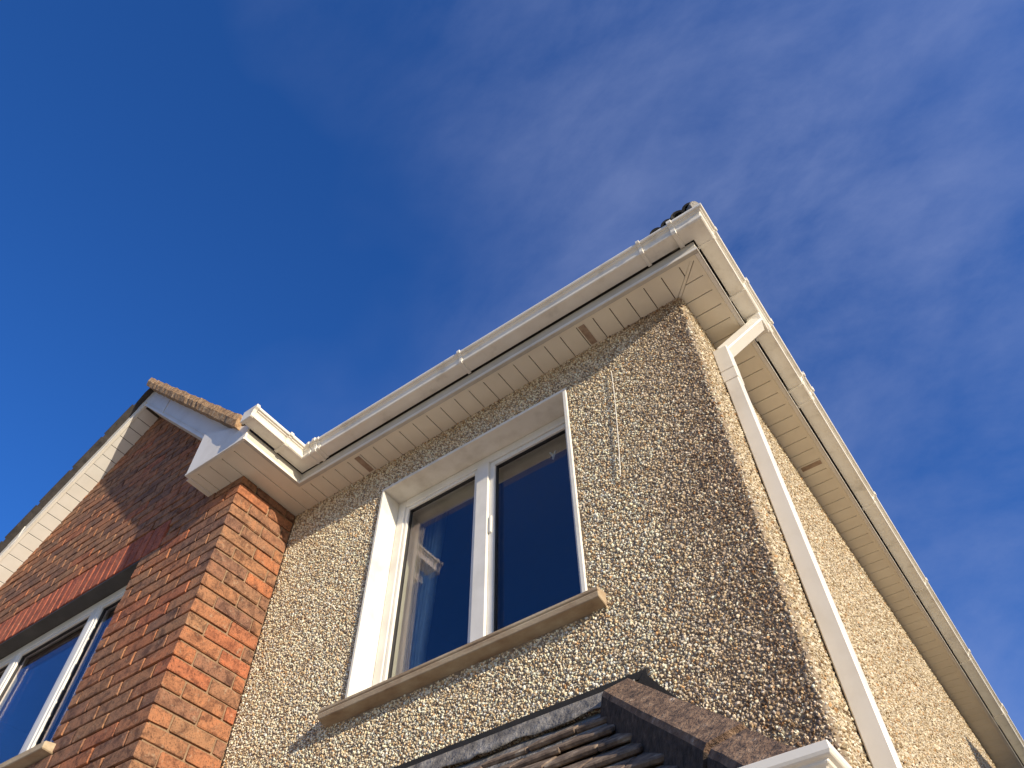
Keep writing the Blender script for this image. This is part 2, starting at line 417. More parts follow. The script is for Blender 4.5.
# u runs along the front wall, round the corner arc and along the side wall
U_ARC0 = WX - R0
ARC = R0 * math.pi / 2
def unroll(u):
    a = np.clip((u - U_ARC0) / R0, 0, math.pi / 2)
    x = np.where(u < U_ARC0, u, U_ARC0 + R0 * np.sin(a))
    y = np.where(u < U_ARC0 + ARC, WY + R0 - R0 * np.cos(a), WY + R0 + (u - U_ARC0 - ARC))
    nx, ny = np.sin(a), -np.cos(a)
    return x, y, nx, ny

def scatter(u, v, rmin, rmax, weights, name, parent, front):
    n = len(u)
    x, y, nx, ny = unroll(u)
    pos = np.stack([x, y, v], 1); nrm = np.stack([nx, ny, np.zeros(n)], 1); tan = np.stack([-ny, nx, np.zeros(n)], 1)
    rad = rmin + (rmax - rmin) * rng.random(n) ** 1.6
    col = palette(n, weights)
    hgt = rad * (0.45 + 0.62 * rng.random(n))
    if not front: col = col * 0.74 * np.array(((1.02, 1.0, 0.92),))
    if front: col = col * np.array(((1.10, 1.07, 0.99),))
    if front:      # years of dirt: brown-grey growth spreading from the corner, in patches
        d = np.clip((u + 1.02) / 0.60, 0, 1)
        patch = value_noise(u + 9, v + 9, 2.1, 3) * 0.55 + value_noise(u + 9, v + 9, 15, 5) * 0.45
        edge = np.clip((U_ARC0 + 0.012 - u) / 0.02, 0, 1)
        m = np.clip((d * 1.1 + patch * 0.7 - 0.72) * 1.3, 0, 0.9) * edge
        m *= np.where(rng.random(n) < 0.62, 1.0, 0.25)
        dirt = np.array([(0.36, 0.285, 0.255)])
        col = col * (1 - m[:, None] * (1 - dirt))
        top = np.clip((v - 2.55) / 0.5, 0, 1) * 0.12  # eaves shade put into the pebble colour, darker towards the top
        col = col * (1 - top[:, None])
    pebbles(pos, nrm, tan, rad, hgt, np.clip(col, 0.02, 0.85), name, parent)

u, v = grid(BX + 0.004, U_ARC0 + ARC * 0.5, 0.70, SZ + 0.005, 0.0079)
keep = ~((u > OX0 - 0.012) & (u < OX1 + 0.012) & (v > OZ0 - 0.06) & (v < OZ1 + 0.012))
scatter(u[keep], v[keep], 0.0029, 0.0071, (19, 18, 13, 11, 10, 7, 6, 4, 2.5, 15), 'pebbledash', front_wall, True)
s0 = U_ARC0 + ARC * 0.5
WS = (20, 22, 16, 6, 9, 4, 2, 1, 6, 18)
u1, v1 = grid(s0, s0 + 1.75, 0.75, SZ + 0.005, 0.0094)
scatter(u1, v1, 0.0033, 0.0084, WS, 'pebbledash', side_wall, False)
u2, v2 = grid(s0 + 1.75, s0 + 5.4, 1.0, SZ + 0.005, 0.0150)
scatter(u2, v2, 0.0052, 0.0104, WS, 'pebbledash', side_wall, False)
MB().box(WX + 0.0005, WX + 0.004, WY + 5.4, YE, 1.0, SZ).build('far_pebbledash', simple('far_pebbles', [(0.2, (0.25, 0.18, 0.11)), (0.5, (0.6, 0.5, 0.36)), (0.8, (0.72, 0.65, 0.52))], 70, 0.8, 3, 75, 1.0, 0.012), side_wall)

# a thin pale cable hanging down the front wall
cab = MB()
cab.tube([(-0.792 - 0.042 * (i / 12) ** 1.4, WY - 0.0125, 2.79 - i * 0.054) for i in range(13)], 0.0018, 5)
cab.build('cable', PLASTER, house, label='thin pale cable hanging down the pebbledash')

# ---------------------------------------------------------------- front window
wy = 2.027
rv = MB()
rv.box(OX0 - 0.003, OX0 + 0.012, WY - 0.012, wy + 0.06, OZ0 - 0.003, OZ1 + 0.0)
rv.box(OX1 - 0.012, OX1 + 0.006, WY - 0.012, wy + 0.06, OZ0 - 0.003, OZ1 + 0.0)
rv.box(OX0 - 0.003, OX1 + 0.006, WY - 0.0118, wy + 0.06, OZ1 + 0.0005, OZ1 + 0.018)
window = thing('x', 'x', 'x', (0, 0, 0))
bpy.data.objects.remove(window)
FW = 0.048
X0, X1, Z0, Z1 = OX0 + 0.0125, OX1 - 0.0125, OZ0 + 0.02, OZ1 - 0.0005
def frame_bars(mb, x0, x1, z0, z1, w, y0, y1):
    mb.box(x0, x0 + w, y0, y1, z0, z1); mb.box(x1 - w, x1, y0, y1, z0, z1)
    mb.box(x0 + w, x1 - w, y0 + 0.0006, y1, z1 - w, z1); mb.box(x0 + w, x1 - w, y0 + 0.0006, y1, z0, z0 + w)
    return mb
MX0, MX1 = -1.632, -1.562
win = frame_bars(MB(), X0, X1, Z0, Z1, FW, wy, wy + 0.06).build('window', FRAME, house, 0.003, label='two-light white window set in the pebbledash wall, seen from below')
rv.build('reveal', PLASTER, win, 0.002)
MB().box(MX0, MX1, wy - 0.004, wy + 0.06, Z0 + FW, Z1 - FW).build('mullion', FRAME, win, 0.003)
def bead(x0, x1, z0, z1, y, parent, w=0.02):
    frame_bars(MB(), x0, x1, z0, z1, w, y, y + 0.03).build('sash', FRAME, parent, 0.003)
    frame_bars(MB(), x0 + w, x1 - w, z0 + w, z1 - w, 0.005, y + 0.012, y + 0.03).build('gasket', GASKET, parent)
    MB().box(x0 + w, x1 - w, y + 0.020, y + 0.0215, z0 + w, z1 - w).box(x0 + w, x1 - w, y + 0.040, y + 0.0415, z0 + w, z1 - w).build('pane', GLASS, parent)
bead(X0 + FW, MX0, Z0 + FW, Z1 - FW, wy + 0.006, win)
bead(MX1, X1 - FW, Z0 + FW, Z1 - FW, wy + 0.010, win, 0.028)
# a small handle and a catch seen through the right light
MB().box(MX1 + 0.004, MX1 + 0.020, wy + 0.001, wy + 0.012, 2.33, 2.43).build('handle', FRAME, win, 0.003)
MB().tube([(-1.252, 2.10, 2.72), (-1.243, 2.098, 2.70), (-1.236, 2.10, 2.685)], 0.006).tube([(-1.222, 2.10, 2.715), (-1.236, 2.10, 2.685), (-1.24, 2.10, 2.67)], 0.005).build('catch', METAL, win)
# the sill: a cast concrete nosing with a drip groove
sl = MB()
SX0, SX1, SY = -2.247, -0.966, 1.864
sl.prism([(SX0, SY, 1.645), (SX0, SY, 1.658), (SX0, wy + 0.004, 1.676), (SX0, wy + 0.004, 1.60), (SX0, WY, 1.607), (SX0, SY + 0.004, 1.618), (SX0, SY + 0.001, 1.639), (SX0, SY + 0.006, 1.642)], (SX1 - SX0, 0, 0))
sl.build('window_sill', SILL, house, 0.0025, label='weathered brown concrete sill under the two-light window')
# white inner reveal, seen through the panes
ir = MB()
iy0, iy1 = wy + 0.0605, WY + TH + 0.012
ir.box(OX0 - 0.002, OX0 + 0.010, iy0, iy1, OZ0, OZ1 + 0.0); ir.box(OX1 - 0.010, OX1 + 0.002, iy0, iy1, OZ0, OZ1)
ir.box(OX0 + 0.0105, OX1 - 0.0105, iy0, iy1, OZ1 - 0.004, OZ1 + 0.011); ir.box(OX0 + 0.0105, OX1 - 0.0105, iy0, iy1, OZ0 + 0.006, OZ0 + 0.02)
ir.build('inner_reveal', PLASTER, win)
# the room behind the window
rm = MB()
rm.box(-2.84, -0.68, 4.7, 4.75, 0.6, 3.0); rm.box(-2.84, -0.68, WY + TH + 0.003, 4.7, 2.98, 3.03); rm.box(-2.84, -0.68, WY + TH + 0.003, 4.7, 0.55, 0.6)
rm.box(-2.84, -2.80, WY + TH + 0.003, 4.7, 0.6, 2.98); rm.box(-0.72, -0.68, WY + TH + 0.003, 4.7, 0.6, 2.98)
rm.build('room', ROOM, house)

# ---------------------------------------------------------------- brick bay
C0 = 2.86            # underside of the lintel
BO0, BO1, BOZ = -5.30, -3.60, 1.79   # opening of the bay window
gw = MB()
my = BY + 0.015
gw.box(BL, BO0, my, my + 0.25, -H, C0)
gw.box(BO0, BO1, my, my + 0.25, -H, BOZ - 0.06)
gw.box(BO1, BX - 0.0098, my, my + 0.25, -H, C0)
zl = lambda x, o=0: AZ - abs(x - AX) + o
gw.prism([(BL, my, C0 + 0.0015), (BX - 0.0098, my, C0 + 0.0015), (BX - 0.0098, my, zl(BX, 0.12)), (AX, my, AZ + 0.12), (BL, my, zl(BL, 0.12))], (0, 0.25, 0))
gable_wall = gw.build('gable_wall', MORTAR, house, label='brick gable front of the bay')
return_wall = MB().box(BX - 0.25, BX - 0.0098, my + 0.2505, WY + 0.2, -H, SZ + 0.1).build('return_wall', MORTAR, house, label='sunlit narrow brick return beside the pebbledash')
MB().box(BX - 0.25, BX - 0.0095, my + 0.03, WY, -H, SZ + 0.05).build('joint_backing', MORTAR, return_wall)

BRICKS = {}
def brick_mesh(dx, dy, dz, mat):
    key = (round(dx, 4), round(dy, 4), round(dz, 4), mat.name)
    if key not in BRICKS:
        L = []
        for k in range(4):
            me = MB().box(-dx / 2, dx / 2, -dy / 2, dy / 2, -dz / 2, dz / 2).mesh('brick', mat, 0.0035)
            for vv in me.vertices:
                vv.co += Vector([random.uniform(-1, 1) * 0.0021 for _ in range(3)])
            L.append(me)
        BRICKS[key] = L
    return random.choice(BRICKS[key])

rest = MB()          # bricks below the picture
def add_brick(x0, x1, y0, y1, z0, z1, parent, mat=BRICK):
    j = random.uniform(-0.0016, 0.0016)
    c = Vector(((x0 + x1) / 2, (y0 + y1) / 2, (z0 + z1) / 2 + H))
    if parent is gable_wall: c.y += j
    else: c.x += j
    mesh_obj('brick', brick_mesh(x1 - x0, y1 - y0, z1 - z0, mat), parent, c)

kmin, kmax = -60, 30
VISZ = 0.62
for k in range(kmin, kmax):
    z0 = C0 + 0.075 * k + 0.010; z1 = z0 + 0.065
    if z1 < -H: continue
    odd = k % 2
    # the return: from the corner back to the pebbledash
    if z0 < SZ - 0.01:
        segs = [(BY, BY + 0.215), (BY + 0.225, WY - 0.004)] if odd else [(BY + 0.1125, BY + 0.3275), (BY + 0.3375, WY - 0.004)]
        for a, b in segs:
            if z1 > VISZ: add_brick(BX - 0.1025, BX, a, b, z0, min(z1, SZ - 0.001), return_wall)
            else: rest.box(BX - 0.1025, BX, a, b, z0, z1)
    # the front
    x = BX if not odd else BX - 0.1125
    while x > BL:
        l = max(x - 0.215, BL); a, b = l, x
        x = l - 0.010
        # keep the window opening and the soldier course clear
        if z1 <= C0 + 0.001 and z0 > BOZ - 0.08:
            if a < BO1 and b > BO1: a = BO1
            elif b <= BO1 and a >= BO0: continue
            elif a < BO0 < b: b = BO0
        elif C0 - 0.001 < z1 and z0 < C0 + 0.222:
            if b > BO0 - 0.15 and a < BO1 + 0.15:
                if b > BO1 + 0.15: a = BO1 + 0.155
                elif a < BO0 - 0.15: b = BO0 - 0.155
                else: continue
        if b - a < 0.03: continue
        in_view = z1 > VISZ and (b > BO1 - 0.01 or (z0 > C0 - 0.01 and b > -5.62))
        if not in_view:
            if z1 < zl(a) and z1 < zl(b): rest.box(a, b, BY, BY + 0.1025, z0, z1)
            continue
        poly = [(a, z0), (b, z0), (b, z1), (a, z1)]
        n0 = len(poly)
        lim = AZ + 0.02
        q = clip(poly, -1, 1, lim - AX) if a < AX else poly
        q = clip(q, 1, 1, lim + AX) if b > AX and len(q) > 2 else q
        if z1 > SZ - 0.001 and b > -2.87: q = clip(q, 0, 1, SZ - 0.001) if len(q) > 2 else q
        if len(q) < 3: continue
        if q == poly: add_brick(a, b, BY, BY + 0.1025, z0, z1, gable_wall)
        else:
            MB().prism([(p[0], BY, p[1] + H) for p in q], (0, 0.1025, 0)).build('brick', BRICK, gable_wall, 0.003, lift=False)
rest.build('lower_bricks', BRICK, gable_wall, kind='stuff')
# soldier course over the window
x = BO1 + 0.145
while x > BO0 - 0.15:
    add_brick(x - 0.065, x, BY - 0.001, BY + 0.1015, C0 + 0.004, C0 + 0.219, gable_wall, BRICK_RED)
    x -= 0.075
MB().box(BO0 - 0.14, BO1 + 0.14, BY + 0.006, BY + 0.2, C0 - 0.008, C0 + 0.0032).build('lintel', STEEL, gable_wall)

# bay window: three lights
by = BY + 0.095
bw = frame_bars(MB(), BO0 + 0.004, BO1 - 0.004, BOZ + 0.01, C0 - 0.009, 0.05, by, by + 0.07).build('window', FRAME, house, 0.003, label='three-light white window under the red soldier course of the brick bay')
M1, M2 = (-4.095, -4.035), (-4.875, -4.815)
for a, b in (M1, M2):
    MB().box(a, b, by - 0.001, by + 0.07, BOZ + 0.06, C0 - 0.059).build('mullion', FRAME, bw, 0.004)
for a, b in ((BO0 + 0.054, M2[0]), (M2[1], M1[0]), (M1[1], BO1 - 0.054)):
    bead(a, b, BOZ + 0.06, C0 - 0.059, by + 0.004, bw, 0.024)
MB().prism([(BO0 - 0.06, BY - 0.05, BOZ - 0.045), (BO0 - 0.06, BY - 0.05, BOZ - 0.01), (BO0 - 0.06, by, BOZ + 0.009), (BO0 - 0.06, by, BOZ - 0.055)], (BO1 - BO0 + 0.12, 0, 0)).build('window_sill', SILL, house, 0.004, label='concrete sill under the three-light window')
rb = MB()
rb.box(-6.0, -3.12, 3.6, 3.65, 0.6, 3.0); rb.box(-6.0, -3.12, my + 0.253, 3.6, 2.98, 3.03); rb.box(-6.0, -3.12, my + 0.253, 3.6, 0.55, 0.6)
rb.box(-6.0, -5.96, my + 0.253, 3.6, 0.6, 2.98); rb.box(-3.16, -3.12, my + 0.253, 3.6, 0.6, 2.98)
rb.build('room', ROOM, house)

# ---------------------------------------------------------------- soffits, fascias
TR = 0.036           # trim between fascia and boards
PITCH = 0.0912
soffit = MB().sweep([(-0.0185, SZ - 0.0016), (-0.0185, SZ - 0.0003), (-TR, SZ - 0.0003), (-TR, SZ - 0.0016)], [(GX, 1.37)] + EAVE[1:]).build('soffit', PVC_SOFFIT, house, label='cream tongue and groove soffit under the eaves')
bk = MB()            # dark void above the grooves
bk.box(GX - 0.45, GX - 0.02, 1.40, WY - 0.001, SZ + 0.009, SZ + 0.013)
bk.box(GX - 0.018, WX - 0.001, FY + 0.02, WY - 0.001, SZ + 0.0085, SZ + 0.0125)
bk.box(WX + 0.001, FX - 0.02, FY + 0.02, YE - 0.01, SZ + 0.008, SZ + 0.012)
bk.build('backing', GROOVE, soffit)
def board(poly, parent=soffit, z=SZ):
    if len(poly) >= 3:
        MB().prism([(p[0], p[1], z) for p in poly], (0, 0, 0.0075)).build('soffit_board', PVC_SOFFIT, parent, 0.0012)
G = 0.0042
dg = (FX - TR) - (FY + TR)       # x - y along the outer mitre line
x = -1.058 + PITCH * 30 - 0.001
while x > GX - TR + 0.01:
    a, b = x - PITCH + G, x
    p = [(a, FY + 0.019), (b, FY + 0.019), (b, WY + 0.02), (a, WY + 0.02)]
    p = clip(p, 1, 1, (FX - TR) + (FY + TR) - 0.012)      # outer corner mitre
    p = clip(p, -1, 0, -(GX - 0.019 + 0.003))
    board(p)
    x -= PITCH
y = 2.428 - PITCH * 10
while y < YE - 0.1:
    p = [(WX - 0.02, y + G), (FX - 0.019, y + G), (FX - 0.019, y + PITCH), (WX - 0.02, y + PITCH)]
    p = clip(p, -1, -1, -((FX - TR) + (FY + TR) + 0.012))
    p = clip(p, 0, -1, -(FY + 0.019))
    board(p)
    y += PITCH
MB().prism([(FX - TR + 0.0, FY + TR - 0.012, SZ - 0.001), (FX - TR + 0.0, FY + TR + 0.006, SZ - 0.001), (WX - 0.004, WY + 0.012, SZ - 0.001), (WX - 0.016, WY + 0.006, SZ - 0.001)], (0, 0, 0.006)).build('mitre_trim', PVC_SOFFIT, soffit)
for i in range(5):               # the bay's boards run along its fascia
    b = GX - 0.019 - i * 0.0945
    board([(b - 0.0945 + G, 1.372), (b, 1.372), (b, WY + 0.02), (b - 0.0945 + G, WY + 0.02)])
for x0 in (-2.285, -0.865):      # brown ventilation slots in the front boards
    MB().box(x0, x0 + 0.031, FY + TR + 0.004, WY - 0.012, SZ - 0.003, SZ - 0.0004).build('vent_slot', VENT, soffit)
MB().box(-0.372, -0.262, 3.262, 3.292, SZ - 0.003, SZ - 0.0004).build('vent_slot', VENT, soffit)

FASCIA = simple('shaded_fascia', [(0.3, (0.42, 0.39, 0.33)), (0.7, (0.58, 0.55, 0.48))], 6, 0.7, 6)  # grimy tone, darkened to stand in for shade under the gutter
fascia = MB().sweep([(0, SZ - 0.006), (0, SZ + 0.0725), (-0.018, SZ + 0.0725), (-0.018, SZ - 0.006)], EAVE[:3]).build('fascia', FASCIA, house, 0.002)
MB().sweep([(0, SZ - 0.006), (0, SZ + 0.054), (-0.018, SZ + 0.054), (-0.018, SZ - 0.006)], [(FX, FY + 0.0185), (FX, YE)]).build('fascia', PVC, house, 0.002)
MB().sweep([(-0.019, SZ + 0.02), (-0.019, SZ + 0.20), (-0.035, SZ + 0.20), (-0.035, SZ + 0.02)], [(GX, 1.36)] + EAVE[1:]).build('gutter_gap_shade', DARKGAP, house)  # dark strip that paints the shadow gap behind the gutter
MB().sweep([(0.0005, SZ - 0.006), (0.0045, SZ - 0.006), (0.0045, SZ + 0.012), (0.0005, SZ + 0.014)], EAVE[:4]).build('fascia_trim', PVC, fascia)

# ---------------------------------------------------------------- gutter: moulded profile with unions and brackets
gz = SZ + 0.075
def gprof(g=0.0):
    return [(0.009 - g, gz + 0.075), (0.011 - g, gz - g), (0.076 + g, gz - g), (0.083 + g, gz + 0.001), (0.0855 + g, gz + 0.006), (0.083 + g, gz + 0.011), (0.078 + g, gz + 0.0125),
            (0.080 + g, gz + 0.034), (0.085 + g, gz + 0.045), (0.093 + g, gz + 0.049), (0.0935 + g, gz + 0.054), (0.103 + g, gz + 0.056), (0.106 + g, gz + 0.062), (0.105 + g, gz + 0.071 + g), (0.098, gz + 0.072 + g),
            (0.096, gz + 0.060), (0.084, gz + 0.050), (0.074, gz + 0.006), (0.022, gz + 0.005), (0.020, gz + 0.075)]
gutter = MB().sweep(gprof(), [(GX, 1.295), (GX, FY), (FX, FY), (FX, YE)]).build('gutter', PVC_GUTTER, house, label='white moulded gutter along the eaves')
def gpiece(name, path, g=0.004, ends=True):
    return MB().sweep(gprof(g), path, ends).build(name, PVC_GUTTER, gutter, 0.0012)
MB().prism([(GX + d, 1.285, z) for d, z in [(0.002, gz + 0.078), (0.002, gz - 0.006), (0.078, gz - 0.006), (0.088, gz + 0.002), (0.086, gz + 0.02), (0.094, gz + 0.045), (0.111, gz + 0.056), (0.111, gz + 0.078)]], (0, 0.022, 0)).build('stop_end', PVC_GUTTER, gutter, 0.003)
gpiece('gutter_union', [(GX, 1.55), (GX, FY), (GX + 0.21, FY)])               # internal angle
gpiece('gutter_clip', [(GX, 1.53), (GX, 1.552)], 0.008)
gpiece('gutter_clip', [(GX + 0.165, FY), (GX + 0.187, FY)], 0.009)
gpiece('gutter_clip', [(GX + 0.125, FY), (GX + 0.140, FY)], 0.007)
gpiece('gutter_bracket', [(-1.485, FY), (-1.467, FY)], 0.006)
gpiece('gutter_bracket', [(-0.447, FY), (-0.429, FY)], 0.006)
gpiece('gutter_union', [(-0.285, FY), (FX, FY), (FX, FY + 0.045)], 0.004)      # external angle
gpiece('gutter_clip', [(-0.285, FY), (-0.262, FY)], 0.009)
gpiece('gutter_clip', [(FX, FY + 0.035), (FX, FY + 0.05)], 0.007)
gpiece('gutter_union', [(FX, 2.115), (FX, 2.40)], 0.005)                        # running outlet
gpiece('gutter_clip', [(FX, 2.105), (FX, 2.13)], 0.008)
gpiece('gutter_clip', [(FX, 2.385), (FX, 2.41)], 0.008)
gpiece('gutter_union', [(FX, 2.79), (FX, 2.92)], 0.005)
gpiece('gutter_clip', [(FX, 2.785), (FX, 2.805)], 0.009)
gpiece('gutter_clip', [(FX, 2.905), (FX, 2.925)], 0.009)
for yy in (3.857, 4.811, 5.769, 7.65, 8.6):
    gpiece('gutter_bracket', [(FX, yy - 0.011), (FX, yy + 0.011)], 0.005)
gpiece('gutter_union', [(FX, 6.62), (FX, 6.76)], 0.006)

# ---------------------------------------------------------------- downpipe
px0, px1, py0, py1 = -0.386, -0.324, 2.142, 2.204
dp = MB().box(px0, px1, py0, py1, -H + 0.1, 2.70).build('downpipe', PVC, house, 0.004, label='square white downpipe on the side wall')
yc = (py0 + py1) / 2
xc = (px0 + px1) / 2
MB().box(px0 - 0.003, px1 + 0.004, py0 - 0.004, py1 + 0.004, 2.71, 2.873).build('pipe_socket', PVC, dp, 0.004)
MB().box(px0 - 0.003, px1 + 0.003, py0 - 0.003, py1 + 0.003, 2.64, 2.7095).build('pipe_collar', PVC, dp, 0.003)
def square_bar(p, q, side_dir, w, t):
    p, q = Vector(p), Vector(q); d = q - p; sd_ = Vector(side_dir); sd_ = (sd_ - d.normalized() * sd_.dot(d.normalized())).normalized(); n = d.normalized().cross(sd_)
    return [p + sd_ * a * t / 2 + n * b * w / 2 for a, b in ((1, 1), (1, -1), (-1, -1), (-1, 1))], d
oy = 2.295
ob = MB(); pts, d = square_bar((xc - 0.002, yc + 0.01, 2.872), (-0.168, oy - 0.015, 3.085), (0, 1, 0), 0.060, 0.064); ob.prism(pts, d)
ob.build('offset_bend', PVC, dp, 0.005)
MB().box(-0.208, -0.138, oy - 0.04, oy + 0.035, 3.068, 3.1395).build('outlet', PVC, dp, 0.004)
MB().box(-0.204, -0.142, oy + 0.0355, oy + 0.06, 3.085, 3.1395).build('outlet_lug', PVC, dp, 0.003)
for zz in (0.1,):
    MB().box(WX + 0.001, px1 + 0.0035, py0 - 0.0035, py1 + 0.0035, zz, zz + 0.03).build('pipe_clip', PVC, dp, 0.002)

# ---------------------------------------------------------------- gable bargeboards, box end, verge
S2 = math.sqrt(0.5)
def slope_part(name, mat, side, y0, y1, lo, hi, u0, u1, parent, bevel=0.0):
    """a board along a gable slope: lo/hi are heights above the soffit line, u runs horizontally from the apex"""
    q = [(AX + side * u0, AZ - u0 + lo), (AX + side * u0, AZ - u0 + hi), (AX + side * u1, AZ - u1 + hi), (AX + side * u1, AZ - u1 + lo)]
    if side > 0: q = clip(q, 0, -1, -(SZ + 0.03))
    p = [(a, y0, b) for a, b in q]
    return MB().prism(p, (0, y1 - y0, 0)).build(name, mat, parent, bevel)
UR, UL = AX * -1 + GX - 0.015, 1.62
barge = slope_part('bargeboard', PVC, 1, GY, GY + 0.018, -0.003, 0.19, 0.0, UR, house, 0.002)
slope_part('bargeboard', PVC, -1, GY, GY + 0.018, -0.003, 0.19, 0.0005, UL, house, 0.002)
for s in (1, -1):
    slope_part('barge_trim', PVC, s, GY - 0.004, GY - 0.0005, -0.003, 0.016, 0.002, 1.42 if s > 0 else UL, barge)
    slope_part('barge_trim', PVC, s, GY - 0.007, GY - 0.0005, 0.034, 0.040, 0.002, 1.42 if s > 0 else UL, barge)
slope_part('board_joint', PVC, 1, GY - 0.0035, GY - 0.0006, -0.003, 0.185, 0.40, 0.425, barge)
slope_part('board_joint', PVC, -1, GY - 0.0035, GY - 0.0006, -0.003, 0.185, 0.93, 0.955, barge)
# gable soffit boards
gs = MB()
for s in (1, -1):
    gs.prism([(AX, GY + 0.018, AZ + 0.012), (AX + s * 1.6, GY + 0.018, AZ - 1.6 + 0.012), (AX + s * 1.6, BY - 0.001, AZ - 1.6 + 0.012), (AX, BY - 0.001, AZ + 0.012)], (0, 0, 0.004))
gsof = gs.build('gable_soffit', DARKGAP, house)
for s in (-1, 1):
    t = 0.012
    while t < (1.62 if s < 0 else 1.34):
        a, b = t + 0.0015, t + PITCH * S2 - 0.0015
        pts = [(AX + s * a, GY + 0.0185, AZ - a + 0.002), (AX + s * b, GY + 0.0185, AZ - b + 0.002), (AX + s * b, BY + 0.02, AZ - b + 0.002), (AX + s * a, BY + 0.02, AZ - a + 0.002)]
        MB().prism(pts, (0.0055 * s, 0, 0.0055)).build('soffit_board', PVC_GABLE, gsof, 0.001)
        t += PITCH * S2
# the box end that closes the bay's eaves
bxl, bxr, bxy = -3.115, GX + 0.001, 1.343
be = MB().prism([(bxl, bxy, SZ - 0.006), (bxr, bxy, SZ - 0.006), (bxr, bxy, SZ + 0.11), (bxl - 0.008, bxy, AZ - (bxl - 0.008 - AX) + 0.03)], (0, 0.012, 0))
box_end = be.build('eaves_box_end', PVC, house, 0.0015, label='white box end closing the eaves of the brick bay')
MB().box(bxl, bxl + 0.012, bxy + 0.0125, BY - 0.001, SZ - 0.005, AZ - (bxl - AX) - 0.004).build('box_cheek', PVC, box_end)
MB().box(bxl + 0.0005, bxr - 0.0005, bxy - 0.004, bxy - 0.0005, SZ - 0.0055, SZ + 0.008).build('box_trim', PVC, box_end, 0.001)
MB().box(bxl + 0.012, GX - 0.002, bxy + 0.0125, 1.3725, SZ - 0.0045, SZ + 0.006).build('box_lip', PVC_SOFFIT, box_end)

# ---------------------------------------------------------------- roofs
roof = MB()
UND = 0.18
for s in (1, -1):        # the bay's roof decks
    ue = 1.755
    roof.prism([(AX, 1.40, AZ + UND + 0.03), (AX + s * ue, 1.40, AZ - ue + UND + 0.03), (AX + s * ue, 5.2, AZ - ue + UND + 0.03), (AX, 5.2, AZ + UND + 0.03)], (0, 0, 0.03))
MR = math.tan(math.radians(31))
ez, ey, ex = 3.245, 1.70, -0.17
rl = 4.2
roof.add([(-8.5, ey, ez), (ex, ey, ez), (ex - rl, ey + rl, ez + rl * MR), (-8.5, ey + rl, ez + rl * MR), (ex, YE + 0.2, ez), (ex - rl, YE + 0.2 - rl, ez + rl * MR), (-8.5, YE + 0.2, ez), (-8.5, YE + 0.2 - rl, ez + rl * MR)],
         [(0, 1, 2, 3), (1, 4, 5, 2), (4, 6, 7, 5), (3, 2, 5, 7)])
roof_o = roof.build('roof', TILE_DARK, house)

def tile_mesh(w, l, t, mat, amp=0.018):
    """an interlocking tile: two rolls across, u along the slope from the lower edge, origin at the lower middle"""
    m = MB(); n = 12
    top = [(w * (i / n - 0.5), amp * (0.5 + 0.5 * math.cos(4 * math.pi * i / n))) for i in range(n + 1)]
    sec = top + [(x, z - t) for x, z in reversed(top)]
    vs = [(x, 0, z) for x, z in sec] + [(x, l, z + 0.0) for x, z in sec]; k = len(sec)
    fs = [(i, (i + 1) % k, k + (i + 1) % k, k + i) for i in range(k)]
    for b0 in (0, k):
        fs += [(b0 + i, b0 + i + 1, b0 + k - 2 - i, b0 + k - 1 - i) for i in range(n)]
    m.add(vs, fs)
    return m.mesh('roof_tile', mat, 0)
def put(me, name, parent, origin, xaxis, yaxis, label=None):
    X = Vector(xaxis).normalized(); Y = Vector(yaxis); Y = (Y - X * Y.dot(X)).normalized(); Z = X.cross(Y)
    o = bpy.data.objects.new(name, me)
    place(o, parent, Vector(origin) + Vector((0, 0, H)))
    o.rotation_euler = Matrix((X, Y, Z)).transposed().to_euler()
    return o
tm = tile_mesh(0.30, 0.42, 0.018, TILE_DARK)
# eaves courses of the main roof
for i in range(8):
    put(tm, 'roof_tile', roof_o, (-0.42 - 0.30 * i, ey - 0.01, ez + 0.028), (1, 0, 0), (0, 1, MR - 0.05))
for i in range(16):
    put(tm, 'roof_tile', roof_o, (ex + 0.01, 1.95 + 0.30 * i, ez + 0.028), (0, 1, 0), (-1, 0, MR - 0.05))
# hip caps climbing from the outer corner
def cap_mesh(r, l, t, mat, n=10, taper=0.9):
    m = MB(); vs = []
    for yy, sc in ((0, 1.0), (l, taper)):
        for rr in (r, r - t):
            vs += [(rr * sc * math.cos(math.pi * i / n), yy, rr * sc * math.sin(math.pi * i / n) * 0.85) for i in range(n + 1)]
    k = n + 1
    fs = []
    for i in range(n):
        fs += [(i, i + 1, 2 * k + i + 1, 2 * k + i), (k + i, 3 * k + i, 3 * k + i + 1, k + i + 1), (i, k + i, k + i + 1, i + 1), (2 * k + i, 2 * k + i + 1, 3 * k + i + 1, 3 * k + i)]
    fs += [(0, 2 * k, 3 * k, k), (n, k + n, 3 * k + n, 2 * k + n)]
    m.add(vs, fs)
    return m.mesh('hip_tile', mat, 0)
hm = cap_mesh(0.085, 0.20, 0.016, TILE_BLACK)
for i in range(12):
    t = 0.012 + i * 0.10
    put(hm, 'hip_tile', roof_o, (ex - 0.02 - t, ey + 0.01 + t, ez + 0.034 + t * MR, ), (1, 1, 0), (-1, 1, MR - 0.10))
MB().tube([(ex + 0.030, ey - 0.03, ez + 0.045), (ex - 0.03, ey + 0.03, ez + 0.085)], 0.026, 10).build('hip_end', LEAD, roof_o, 0.004)

# cut tiles and black mortar packing the foot of the hip, just showing over the gutter
for i, xx in enumerate((-0.345, -0.285, -0.225, -0.170)):
    put(cap_mesh(0.036, 0.22, 0.012, TILE_BLACK, 8), 'cut_tile', roof_o, (xx, 1.668 + 0.004 * i, 3.236 + (xx + 0.36) * 0.40), (1, 0.1, 0), (-0.1, 1, 0.55))
